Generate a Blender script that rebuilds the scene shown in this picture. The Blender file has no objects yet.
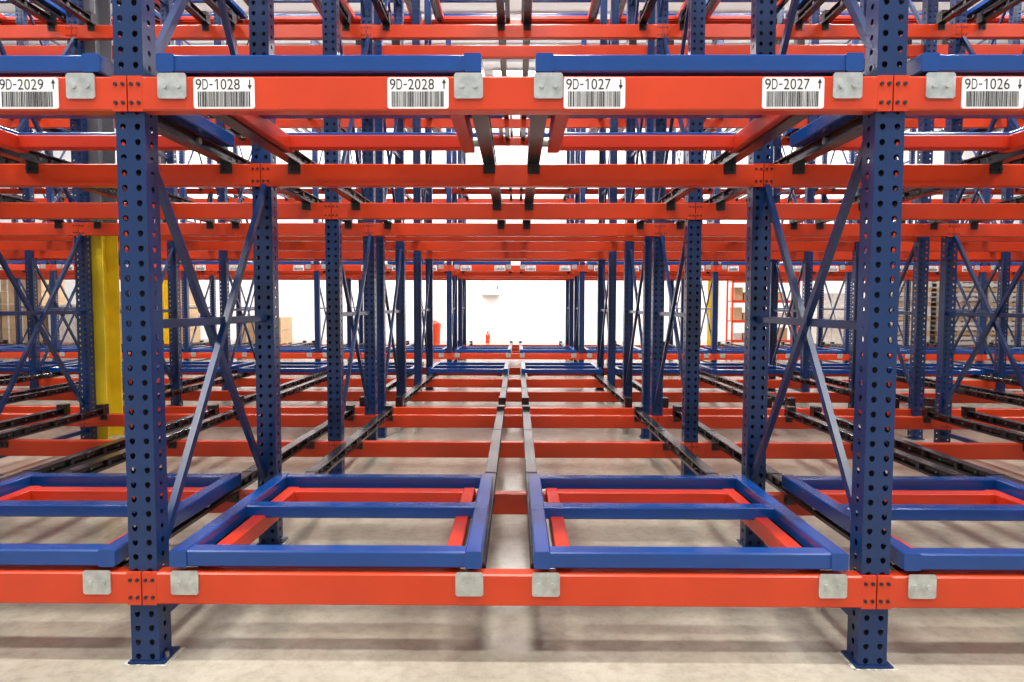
import bpy, math, random
from mathutils import Vector, Matrix
random.seed(4)
scene = bpy.context.scene
scene.view_settings.view_transform = 'Standard'

# ------------------------------------------------------------------ materials
def mat(name, col, rough=0.4, metal=0.0, noise=0.0, nscale=8.0, spec=0.5, bump=0.0, emit=None, estr=0):
    m = bpy.data.materials.new(name); m.use_nodes = True
    nt = m.node_tree; b = nt.nodes['Principled BSDF']
    b.inputs['Base Color'].default_value = (*col, 1)
    b.inputs['Roughness'].default_value = rough
    b.inputs['Metallic'].default_value = metal
    b.inputs['Specular IOR Level'].default_value = spec
    if noise or bump:
        tc = nt.nodes.new('ShaderNodeTexCoord')
        n = nt.nodes.new('ShaderNodeTexNoise'); n.inputs['Scale'].default_value = nscale
        n.inputs['Detail'].default_value = 5
        nt.links.new(tc.outputs['Object'], n.inputs['Vector'])
        if noise:
            r = nt.nodes.new('ShaderNodeValToRGB')
            r.color_ramp.elements[0].position = .3; r.color_ramp.elements[1].position = .7
            r.color_ramp.elements[0].color = (*[c*(1-noise) for c in col], 1)
            r.color_ramp.elements[1].color = (*[min(1, c*(1+noise)) for c in col], 1)
            nt.links.new(n.outputs['Fac'], r.inputs['Fac']); nt.links.new(r.outputs['Color'], b.inputs['Base Color'])
        if bump:
            bp = nt.nodes.new('ShaderNodeBump'); bp.inputs['Strength'].default_value = bump
            bp.inputs['Distance'].default_value = .002
            nt.links.new(n.outputs['Fac'], bp.inputs['Height']); nt.links.new(bp.outputs['Normal'], b.inputs['Normal'])
    if emit:
        b.inputs['Emission Color'].default_value = (*emit, 1); b.inputs['Emission Strength'].default_value = estr
    return m

BLUE = mat('blue_powdercoat', (.0042, .024, .096), .28, noise=.12, nscale=3, spec=.45)
CBLUE = mat('cart_blue_powdercoat', (.004, .046, .21), .2, noise=.1, nscale=4)
RED = mat('red_powdercoat', (.54, .043, .009), .27, noise=.08, nscale=3, spec=.45)
DRED = mat('cart_red_powdercoat', (.46, .026, .008), .32, noise=.08, nscale=3, spec=.4)
RAIL = mat('black_rail_steel', (.012, .012, .014), .24, metal=.0, noise=.3, nscale=6, spec=.6)
RBOLT = mat('rail_bolt', (.22, .22, .23), .35, metal=.6)
ZINC = mat('zinc_plate', (.50, .52, .50), .34, metal=.65, noise=.2, nscale=30)
BLACK = mat('black_bolt_and_hole_shade', (.012, .012, .014), .4)
WHITE = mat('label_white', (.80, .80, .80), .4)
INK = mat('label_ink', (.01, .01, .01), .5)
WALLM = mat('wall_paint', (.88, .89, .90), .7, noise=.02, nscale=2)
CEILM = mat('ceiling_deck', (.72, .74, .76), .6)
YEL = mat('yellow_paint', (.80, .60, .02), .5, noise=.08)
CARD = mat('cardboard', (.46, .31, .18), .8, noise=.15, nscale=5)
WOOD = mat('pallet_wood', (.50, .36, .22), .8, noise=.25, nscale=6)
WRAP = mat('stretch_wrap', (.62, .60, .56), .35, noise=.15, nscale=10)
GREY = mat('grey_metal', (.55, .57, .58), .45, noise=.05)
DGREY = mat('column_grey', (.16, .17, .19), .5, noise=.05)
CHALK = mat('grout_white', (.50, .48, .43), .8, noise=.3, nscale=40)
EMI = mat('led_diffuser', (1, 1, 1), .5, emit=(1, .98, .95), estr=9)

# concrete
FLOOR = bpy.data.materials.new('concrete_floor'); FLOOR.use_nodes = True
nt = FLOOR.node_tree; b = nt.nodes['Principled BSDF']
tc = nt.nodes.new('ShaderNodeTexCoord')
n1 = nt.nodes.new('ShaderNodeTexNoise'); n1.inputs['Scale'].default_value = 1.3; n1.inputs['Detail'].default_value = 7; n1.inputs['Roughness'].default_value = .62
n2 = nt.nodes.new('ShaderNodeTexNoise'); n2.inputs['Scale'].default_value = 18; n2.inputs['Detail'].default_value = 8; n2.inputs['Roughness'].default_value = .75
for n in (n1, n2): nt.links.new(tc.outputs['Object'], n.inputs['Vector'])
r1 = nt.nodes.new('ShaderNodeValToRGB')
r1.color_ramp.elements[0].position = .35; r1.color_ramp.elements[0].color = (.32, .285, .22, 1)
r1.color_ramp.elements[1].position = .65; r1.color_ramp.elements[1].color = (.44, .405, .33, 1)
r2 = nt.nodes.new('ShaderNodeValToRGB')
r2.color_ramp.elements[0].position = .33; r2.color_ramp.elements[0].color = (.76, .75, .73, 1)
r2.color_ramp.elements[1].position = .55; r2.color_ramp.elements[1].color = (1, 1, 1, 1)
mx = nt.nodes.new('ShaderNodeMix'); mx.data_type = 'RGBA'; mx.blend_type = 'MULTIPLY'; mx.inputs[0].default_value = 1
nt.links.new(n1.outputs['Fac'], r1.inputs['Fac']); nt.links.new(n2.outputs['Fac'], r2.inputs['Fac'])
nt.links.new(r1.outputs['Color'], mx.inputs[6]); nt.links.new(r2.outputs['Color'], mx.inputs[7])
nt.links.new(mx.outputs[2], b.inputs['Base Color'])
rr = nt.nodes.new('ShaderNodeMapRange'); rr.inputs[3].default_value = .08; rr.inputs[4].default_value = .28
nt.links.new(n1.outputs['Fac'], rr.inputs[0]); nt.links.new(rr.outputs[0], b.inputs['Roughness'])

# ------------------------------------------------------------------ mesh builder
class MB:
    def __init__(s): s.v = []; s.f = []; s.m = []; s.mats = []
    def mi(s, m):
        if m not in s.mats: s.mats.append(m)
        return s.mats.index(m)
    def add(s, vs, fs, m):
        o = len(s.v); s.v += [tuple(v) for v in vs]; k = s.mi(m)
        for f in fs: s.f.append([i+o for i in f]); s.m.append(k)
    def box(s, x0, x1, y0, y1, z0, z1, m):
        vs = [(x0,y0,z0),(x1,y0,z0),(x1,y1,z0),(x0,y1,z0),(x0,y0,z1),(x1,y0,z1),(x1,y1,z1),(x0,y1,z1)]
        s.add(vs, [(0,3,2,1),(4,5,6,7),(0,1,5,4),(1,2,6,5),(2,3,7,6),(3,0,4,7)], m)
    def cbox(s, x0, x1, y0, y1, z0, z1, m, ax='x', c=.004):
        if ax == 'x': a0,a1,p0,p1,q0,q1 = x0,x1,y0,y1,z0,z1; f = lambda a,p,q:(a,p,q)
        elif ax == 'y': a0,a1,p0,p1,q0,q1 = y0,y1,z0,z1,x0,x1; f = lambda a,p,q:(q,a,p)
        else: a0,a1,p0,p1,q0,q1 = z0,z1,x0,x1,y0,y1; f = lambda a,p,q:(p,q,a)
        pr = [(p0+c,q0),(p1-c,q0),(p1,q0+c),(p1,q1-c),(p1-c,q1),(p0+c,q1),(p0,q1-c),(p0,q0+c)]
        vs = [f(a0,*p) for p in pr] + [f(a1,*p) for p in pr]
        fs = [(i,(i+1)%8,(i+1)%8+8,i+8) for i in range(8)] + [tuple(range(7,-1,-1)), tuple(range(8,16))]
        s.add(vs, fs, m)
    def bar(s, p, q, w, t, m):
        p = Vector(p); q = Vector(q); d = (q-p).normalized()
        ex = Vector((1,0,0)); n = d.cross(ex).normalized()
        vs = []
        for e in (p, q):
            for a, bb in ((-1,-1),(1,-1),(1,1),(-1,1)):
                vs.append(e + ex*a*t/2 + n*bb*w/2)
        s.add(vs, [(0,1,2,3),(7,6,5,4),(0,4,5,1),(1,5,6,2),(2,6,7,3),(3,7,4,0)], m)
    def cyl(s, c, r, h, m, ax='z', n=12, r2=None):
        r2 = r if r2 is None else r2
        vs = []
        for k, rad in ((0, r), (1, r2)):
            for i in range(n):
                a = 2*math.pi*i/n; u, w = rad*math.cos(a), rad*math.sin(a)
                off = (u,w,h*k) if ax == 'z' else ((u,h*k,w) if ax == 'y' else (h*k,u,w))
                vs.append((c[0]+off[0], c[1]+off[1], c[2]+off[2]))
        fs = [(i,(i+1)%n,(i+1)%n+n,i+n) for i in range(n)] + [tuple(range(n-1,-1,-1)), tuple(range(n,2*n))]
        s.add(vs, fs, m)
    def holepanel(s, org, du, dv, nu, nv, cu, cv, r, m):
        # cells with slightly tapered, vertically elongated (teardrop) punched holes
        org = Vector(org); du = Vector(du); dv = Vector(dv)
        per = [(1,0),(1,1),(0,1),(-1,1),(-1,0),(-1,-1),(0,-1),(1,-1)]
        shp = [(1,.15),(.78,.85),(0,1.2),(-.78,.85),(-1,.15),(-.6,-.8),(0,-1.15),(.6,-.8)]
        for i in range(nu):
            for j in range(nv):
                c = org + du*(i+.5)*cu + dv*(j+.5)*cv
                vs = [c + du*a*cu/2 + dv*bb*cv/2 for a, bb in per]
                vs += [c + du*r*a + dv*r*bb for a, bb in shp]
                s.add(vs, [(k,(k+1)%8,(k+1)%8+8,k+8) for k in range(8)], m)
    def mesh(s, name, fixn=True):
        me = bpy.data.meshes.new(name); me.from_pydata(s.v, [], s.f)
        for m in s.mats: me.materials.append(m)
        me.polygons.foreach_set('material_index', s.m); me.update()
        if fixn:
            import bmesh
            bm = bmesh.new(); bm.from_mesh(me); bmesh.ops.recalc_face_normals(bm, faces=bm.faces); bm.to_mesh(me); bm.free()
        return me

def obj(name, me, loc=(0,0,0), parent=None, rot=0):
    o = bpy.data.objects.new(name, me); scene.collection.objects.link(o)
    o.location = loc; o.rotation_euler = (0,0,rot)
    if parent: o.parent = parent
    return o
def empty(name, loc=(0,0,0), rot=0):
    o = bpy.data.objects.new(name, None); scene.collection.objects.link(o); o.location = loc; o.rotation_euler=(0,0,rot)
    return o

# ------------------------------------------------------------------ rack dims
XC = -0.03; BW = 2.5
LEVELS = [.27, 1.93, 3.59, 5.25]
PH = 6.4
OFFS = [0, 1.12, 2.37, 3.49]

f = MB()
for y in (0, 1.12):
    f.holepanel((-.048, y, 0), (1,0,0), (0,0,1), 2, int(PH/.05), .048, .05, .0096, BLUE)
    f.holepanel((-.048, y+.08, 0), (1,0,0), (0,0,1), 2, int(PH/.05), .048, .05, .0096, BLUE)
    for sx in (-.048, .048):
        f.holepanel((sx, y, 0), (0,1,0), (0,0,1), 1, int(PH/.05), .08, .05, .0096, BLUE)
    f.box(-.035,.035,y+.036,y+.044,0,PH,BLACK)  # black sheet added inside the hollow post, painted shade behind the holes
    f.box(-.048,.048,y,y+.08,PH,PH+.004,BLUE)
    f.box(-.058,.068,y-.008,y+.10,0.003,.009,BLUE)
    rr_ = random.Random(int(y*10)+3)
    for k in range(12):
        t = k/12
        for (ax0, ay0, ax1, ay1) in ((-.066,y-.014,.076,y-.014),(-.066,y-.014,-.066,y+.11),(.076,y-.014,.076,y+.11)):
            px = ax0+(ax1-ax0)*t; py = ay0+(ay1-ay0)*t; r_ = rr_.uniform(.001,.0045)
            f.box(px-r_-.003,px+r_+.002,py-r_,py+r_,.0005,.003,CHALK)
    f.cyl((.058,y+.03,.009),.008,.018,RBOLT)
for z in (.13, 1.17, 2.82, 4.45, 6.2):
    f.cbox(-.016,.016,.08,1.12,z-.016,z+.016,BLUE,'y',.003)
for z0, z1 in ((.36,1.84),(2.02,3.5),(3.68,5.15)):
    f.bar((-.017,.075,z1),(-.017,1.125,z0),.030,.024,BLUE)
    f.bar((.017,.075,z0),(.017,1.125,z1),.030,.024,BLUE)
FRAME = f.mesh('upright_frame_mesh', False)

def bay_mesh():
    m = MB()
    for i, o in enumerate(OFFS):
        dz = 0 if i == 0 else -.045
        m.cbox(-1.205,1.205,o-.012,o+.045,dz-.055,dz+.055,RED,'x',.005)
        for s in (-1,1):
            m.box(min(s*1.2,s*1.2475),max(s*1.2,s*1.2475),o-.0125,o-.002,dz-.057,dz+.057,RED)
            for zz in (-.030,.030):
                for xx in (1.212,1.236):
                    m.cyl((s*xx,o-.017,dz+zz),.0062,.006,BLACK,'y',8)
        if i > 0:
            for s in (-1,1):
                for rx in (.11,1.08):
                    m.box(s*rx-.030,s*rx+.030,o-.018,o-.012,dz+.005,dz+.054,BLACK)
                    for q in (-.018,.018): m.cyl((s*rx+q,o-.028,dz+.028),.009,.011,BLACK,'y',8)
    for s in (-1,1):
        for rx in (.11,1.08):
            x = s*rx
            m.box(x-.03,x+.03,.048,3.48,.010,.017,RAIL)
            m.box(x-.006,x+.006,.048,3.48,.017,.062,RAIL)
            m.cbox(x-.03,x+.03,.048,3.48,.062,.070,RAIL,'y',.002)
            m.box(x-.03,x-.026,.048,3.48,.017,.026,RAIL); m.box(x+.026,x+.03,.048,3.48,.017,.026,RAIL)
            m.box(x-.034,x+.034,3.42,3.50,.012,.10,RAIL)
            for yy in (1.30, 2.52):
                m.box(x-.012,x+.012,yy-.08,yy+.08,.022,.056,BLACK)
                m.box(x-.032,x+.032,yy-.004,yy+.004,.0700,.0725,BLACK)
            yy = 1.15
            while yy < 3.4:
                for d_ in (-.014,.006): m.cyl((x+d_,yy,.040),.007,.008,RBOLT,'x',8)
                m.cyl((x-.024,yy+.15,.040),.018,.048,BLACK,'x',10)   # roller
                yy += .31
            xp = s*(rx+.02)
            m.cbox(xp-.047,xp+.047,-.018,-.013,-.018,.064,ZINC,'y',.006)
            for q in (-.022,.022): m.cyl((xp+q,-.024,.022),.0085,.007,ZINC,'y',8)
    return m.mesh('rack_bay_level_mesh')
BAY = bay_mesh()

def cart_mesh():
    m = MB(); W = .535
    z0, z1 = .072, .132
    for s in (-1,1):
        x = s*(W-.03)
        m.cbox(x-.029,x+.029,-.005,1.03,z0,z1,CBLUE,'y',.005)
    m.cbox(-W+.058,W-.058,0.0,.062,z0,z1-.003,CBLUE,'x',.005)
    m.cbox(-W+.058,W-.058,.50,.565,z0+.006,z1-.002,CBLUE,'x',.005)
    m.cbox(-W+.058,W-.058,.97,1.03,z0,z1-.003,CBLUE,'x',.005)
    for s in (-1,1):
        x = s*.425
        m.cbox(x-.028,x+.028,.075,.93,.022,.090,DRED,'y',.004)
    m.cbox(-.397,.397,.86,.925,.03,.088,DRED,'x',.004)
    m.cbox(-.397,.397,.075,.12,.022,.07,DRED,'x',.004)
    for s in (-1,1):
        for y in (.16,.8):
            m.cyl((s*.466-.012,y,.045),.016,.024,ZINC,'x',10)
    return m.mesh('pushback_cart_mesh')
CART = cart_mesh()

# ------------------------------------------------------------------ labels
GL = {}
def glyph(ch):
    if ch in GL: return GL[ch]
    src = '6' if ch == '9' else ch
    cu = bpy.data.curves.new('t','FONT'); cu.body = src; cu.size = 1
    to = bpy.data.objects.new('t', cu); scene.collection.objects.link(to)
    bpy.context.view_layer.update()
    me = bpy.data.meshes.new_from_object(to.evaluated_get(bpy.context.evaluated_depsgraph_get()))
    vs = [(v.co.x, v.co.y) for v in me.vertices]; fs = [tuple(p.vertices) for p in me.polygons]
    bpy.data.objects.remove(to); bpy.data.meshes.remove(me)
    x0 = min(v[0] for v in vs); x1 = max(v[0] for v in vs); y0 = min(v[1] for v in vs); y1 = max(v[1] for v in vs)
    if ch == '9': vs = [(x0+x1-x, y0+y1-y) for x,y in vs]
    GL[ch] = ([(x-x0,y) for x,y in vs], fs, x1-x0, y0, y1); return GL[ch]
def label_mesh(txt, arrow, code):
    m = MB(); w, h, r = .2, .1, .008
    pts = []
    for cx, cz, a0 in ((w/2-r,h/2-r,0),(-w/2+r,h/2-r,90),(-w/2+r,-h/2+r,180),(w/2-r,-h/2+r,270)):
        for k in range(4):
            a = math.radians(a0+30*k); pts.append((cx+r*math.cos(a), cz+r*math.sin(a)))
    n = len(pts)
    vs = [(x,-.003,z) for x,z in pts]+[(x,0,z) for x,z in pts]
    m.add(vs, [tuple(range(n)),tuple(range(2*n-1,n-1,-1))]+[(i,(i+1)%n,(i+1)%n+n,i+n) for i in range(n)], WHITE)
    x = -.092
    for ch in txt:
        if ch == '-':
            m.box(x+.001,x+.012,-.0038,-.0033,.0255,.0292,INK); x += .016; continue
        th = .034; tw = .0185
        if ch == '1':
            sx = x+.011
            m.box(sx-.0019,sx+.0019,-.0038,-.0033,.011,.045,INK)
            m.add([(sx-.0019,-.0038,.045),(sx-.0019,-.0038,.0405),(sx-.0085,-.0038,.0355),(sx-.0085,-.0038,.0395)],[(0,1,2,3)],INK)
        else:
            gv, gf, gw, y0, y1 = glyph(ch)
            m.add([(x+a*tw/gw, -.0036, .011+(b_-y0)*th/(y1-y0)) for a,b_ in gv], gf, INK)
        x += tw + .0035
    d = 1 if arrow == 'u' else -1; cz = .028; ax = .085
    m.box(ax-.0018,ax+.0018,-.0038,-.0033,cz-.015,cz+.015,INK)
    m.add([(ax-.007,-.0039,cz+d*.003),(ax+.007,-.0039,cz+d*.003),(ax,-.0039,cz+d*.017)],[(0,1,2)],INK)
    rnd = random.Random(code); x = -.086
    while x < .082:
        bw = rnd.choice([.0014,.0014,.0026,.004]); m.box(x,x+bw,-.0038,-.0033,-.044,.005,INK)
        x += bw + rnd.choice([.0013,.0016,.0026])
    return m.mesh('label_'+txt, False)
LAB = {}
def get_label(num, arrow):
    k = '9D-%d' % num
    if k not in LAB: LAB[k] = label_mesh(k, arrow, num)
    return LAB[k]

# ------------------------------------------------------------------ racks
def rack(y0, ks, flip):
    cx = XC
    root = empty('pallet_rack', (cx, y0, 0), math.pi if flip else 0)
    for i in range(len(ks)+1):
        x = (ks[0]+i-.5)*BW
        for o in (0, 2.37):
            obj('upright_frame', FRAME, (x,o,0), root)
    for k in ks:
        for L in LEVELS:
            obj('beams_and_rails', BAY, (k*BW,0,L), root)
    for k in ks:
        for L in LEVELS:
            for s in (-1,1):
                lx = k*BW+s*.6225
                if flip: obj('pushback_cart', CART, (cx-lx, y0, L), None, math.pi)
                else: obj('pushback_cart', CART, (cx+lx, y0, L))
        if not flip:
            for (off, a, nn, ar) in ((-.93,1,28,'d'),(-.295,2,28,'u'),(.28,1,27,'d'),(.925,2,27,'u')):
                num = a*1000 + nn - 2*k
                obj('barcode_label', get_label(num, ar), (cx+k*BW+off, y0-.0125, LEVELS[1]))
rack(2.2, list(range(-4,5)), False)
rack(9.65, list(range(-4,5)), True)
rack(12.4, list(range(-5,6)), False)

# ------------------------------------------------------------------ room
def simple(name, fn, loc=(0,0,0), rot=0):
    m = MB(); fn(m); return obj(name, m.mesh(name+'_mesh'), loc, None, rot)
YB = 21.5; XS = 19; ZC = 8.6
simple('floor', lambda m: m.box(-XS-.2,XS+.2,-8,YB+.2,-.15,0,FLOOR))
def bw(m):
    m.box(-XS,XS,YB,YB+.2,0,ZC,WALLM)
simple('wall_back', bw)
simple('wall_left', lambda m: m.box(-XS-.2,-XS,-6,YB+.2,0,ZC,WALLM))
simple('wall_right', lambda m: m.box(XS,XS+.2,-6,YB+.2,0,ZC,WALLM))
def ceil(m):
    m.box(-XS-.2,XS+.2,-6,YB+.2,ZC,ZC+.15,CEILM)
simple('ceiling', ceil)
def joists(m):
    for y in range(-5,22,2):
        m.box(-XS,XS,y-.03,y+.03,ZC-.06,ZC,CEILM); m.box(-XS,XS,y-.03,y+.03,ZC-.5,ZC-.44,CEILM)
        x=-XS
        while x<XS-.5:
            for a,bq,c1,c2 in ((x,x+.5,ZC-.46,ZC-.04),(x+.5,x+1,ZC-.04,ZC-.46)):
                m.add([(a,y,c1-.015),(bq,y,c2-.015),(bq,y,c2+.015),(a,y,c1+.015)],[(0,1,2,3)],CEILM)
            x+=1
simple('roof_joists', joists)
simple('baseboard_back', lambda m: m.box(-XS,XS,YB-.02,YB,0,.1,GREY))

def area(x,y,z,sx,sy,p,rot=(0,0,0),col=(1,.985,.96)):
    l = bpy.data.lights.new('area','AREA'); l.shape='RECTANGLE'; l.size=sx; l.size_y=sy; l.energy=p; l.color=col
    o = bpy.data.objects.new('ceiling_light_lamp', l); scene.collection.objects.link(o)
    o.location=(x,y,z); o.rotation_euler=rot; return o
fx = MB(); fx.box(-.7,.7,-.2,.2,.02,.1,GREY); fx.box(-.66,.66,-.17,.17,0,.02,EMI)
for s in (-.6,.6): fx.cyl((s,0,.1),.006,.35,GREY)
FX = fx.mesh('high_bay_light_mesh')
for (y, p) in ((-1.6,210),(1.0,300),(4.9,250),(7.8,190),(11.0,340),(18.8,620)):
    for x in (-10,-5,0,5,10):
        e = obj('high_bay_light', FX, (x,y,7.7))
        a = area(0,0,-.01,1.4,.4,p); a.parent = e

w = bpy.data.worlds.new('World'); scene.world = w; w.use_nodes = True
w.node_tree.nodes['Background'].inputs['Color'].default_value = (.97,.98,1,1)
w.node_tree.nodes['Background'].inputs['Strength'].default_value = .74

# ------------------------------------------------------------------ background objects
def hcol(m, h=ZC-.5):
    for a, c_, mt in ((0,1.88,YEL),(1.88,h,DGREY)):
        m.box(-.11,.11,-.12,-.105,a,c_,mt); m.box(-.11,.11,.105,.12,a,c_,mt); m.box(-.006,.006,-.105,.105,a,c_,mt)
    m.box(-.14,.14,-.125,.125,0,.02,GREY)
simple('building_column', hcol, (-3.77,5.925,0))
simple('building_column', hcol, (5.1,17.2,0))
simple('building_column', hcol, (-9.3,17.2,0))

def pallet(m, z, mt=WOOD):
    for y in (-.5,-.04,.42): m.box(-.6,.6,y,y+.09,z+.02,z+.11,mt)
    for i in range(7): m.box(-.6+i*.18,-.6+i*.18+.11,-.5,.51,z+.11,z+.13,mt)
    for i in (0,3,6): m.box(-.6+i*.18,-.6+i*.18+.11,-.5,.51,z,z+.02,mt)
def pstack(n):
    def g(m):
        for i in range(n): pallet(m, i*.135, WRAP if i % 3 else WOOD)
    return g
for i,x in enumerate((10.9,12.3,13.7,15.1,16.5)):
    simple('pallet_stack', pstack([17,19,18,16,19][i]), (x,18.9,0))
def load(m, c=CARD, rows=4):
    pallet(m,0)
    for r in range(rows):
        for i in range(3):
            for j in range(2):
                m.box(-.59+i*.395,-.59+i*.395+.385,-.49+j*.5,-.49+j*.5+.49,.132+r*.37,.132+r*.37+.362,c)
        for i in range(3): m.box(-.59+i*.395+.17,-.59+i*.395+.215,-.492,-.49,.132+r*.37,.132+r*.37+.362,WRAP)
for x,rw,c in ((-11.6,4,CARD),(-10.2,5,CARD),(-12.95,3,WRAP),(-14.3,5,CARD),(-15.7,4,WRAP),(-7.4,2,CARD)):
    simple('boxed_pallet_load', lambda m: load(m,c,rw), (x,19.4,0))
simple('boxed_pallet_load', lambda m: load(m,WRAP,4), (9.4,19.8,0))
def shelf(m):
    for x in (-1,1):
        for y in (-.25,.25): m.box(x-.025,x+.025,y-.025,y+.025,0,2,RED)
    for z in (.15,.75,1.35,1.95):
        m.box(-1,1,-.25,.25,z,z+.03,RED); m.box(-1,1,-.275,-.25,z-.03,z+.05,RED)
    for z in (.18,.78,1.38):
        x=-.93
        while x<.6:
            ww=random.uniform(.2,.4); m.box(x,x+ww,-.2,.2,z,z+random.uniform(.2,.42),random.choice([CARD,GREY,CARD,WRAP])); x+=ww+.05
simple('storage_shelf', shelf, (7.5,20.2,0))
def panel(m):
    m.box(-.3,.3,-.14,0,-.25,.25,GREY); m.box(-.27,.27,-.155,-.14,-.22,.22,WHITE)
    m.box(.2,.23,-.175,-.155,-.05,.05,BLACK)
    m.cyl((0,-.06,.25),.025,4.5,GREY)
    m.cyl((.2,-.06,-1.80),.012,1.56,WALLM)
simple('electrical_panel', panel, (-.85,YB-.025,1.8))
def ext(m):
    m.cyl((0,0,0),.065,.28,RED,n=20); m.cyl((0,0,.28),.065,.05,RED,n=20,r2=.03)
    m.cyl((0,0,.33),.022,.04,BLACK,n=12); m.box(-.02,.08,-.012,.012,.37,.39,BLACK)
    m.bar((.05,0,.36),(.08,.0,.14),.02,.02,BLACK)
simple('fire_extinguisher', ext, (-.95,21.2,0))
def bin_(m):
    m.cyl((0,0,0),.2,.62,RED,n=24,r2=.24); m.cyl((0,0,.62),.25,.04,RED,n=24); m.cyl((0,0,.66),.22,.1,RED,n=24,r2=.08)
simple('waste_bin', bin_, (-2.6,20.4,0))

# ------------------------------------------------------------------ camera
cam = bpy.data.cameras.new('camera'); cam.sensor_width=36; cam.lens=658/1024*36; cam.clip_start=.05; cam.clip_end=200
co = bpy.data.objects.new('camera', cam); scene.collection.objects.link(co)
R = Matrix.Rotation(math.radians(.44),4,'Z') @ Matrix.Rotation(math.radians(90-3.13),4,'X') @ Matrix.Rotation(.002,4,'Z')
co.matrix_world = Matrix.Translation((0,0,1.24)) @ R
scene.camera = co
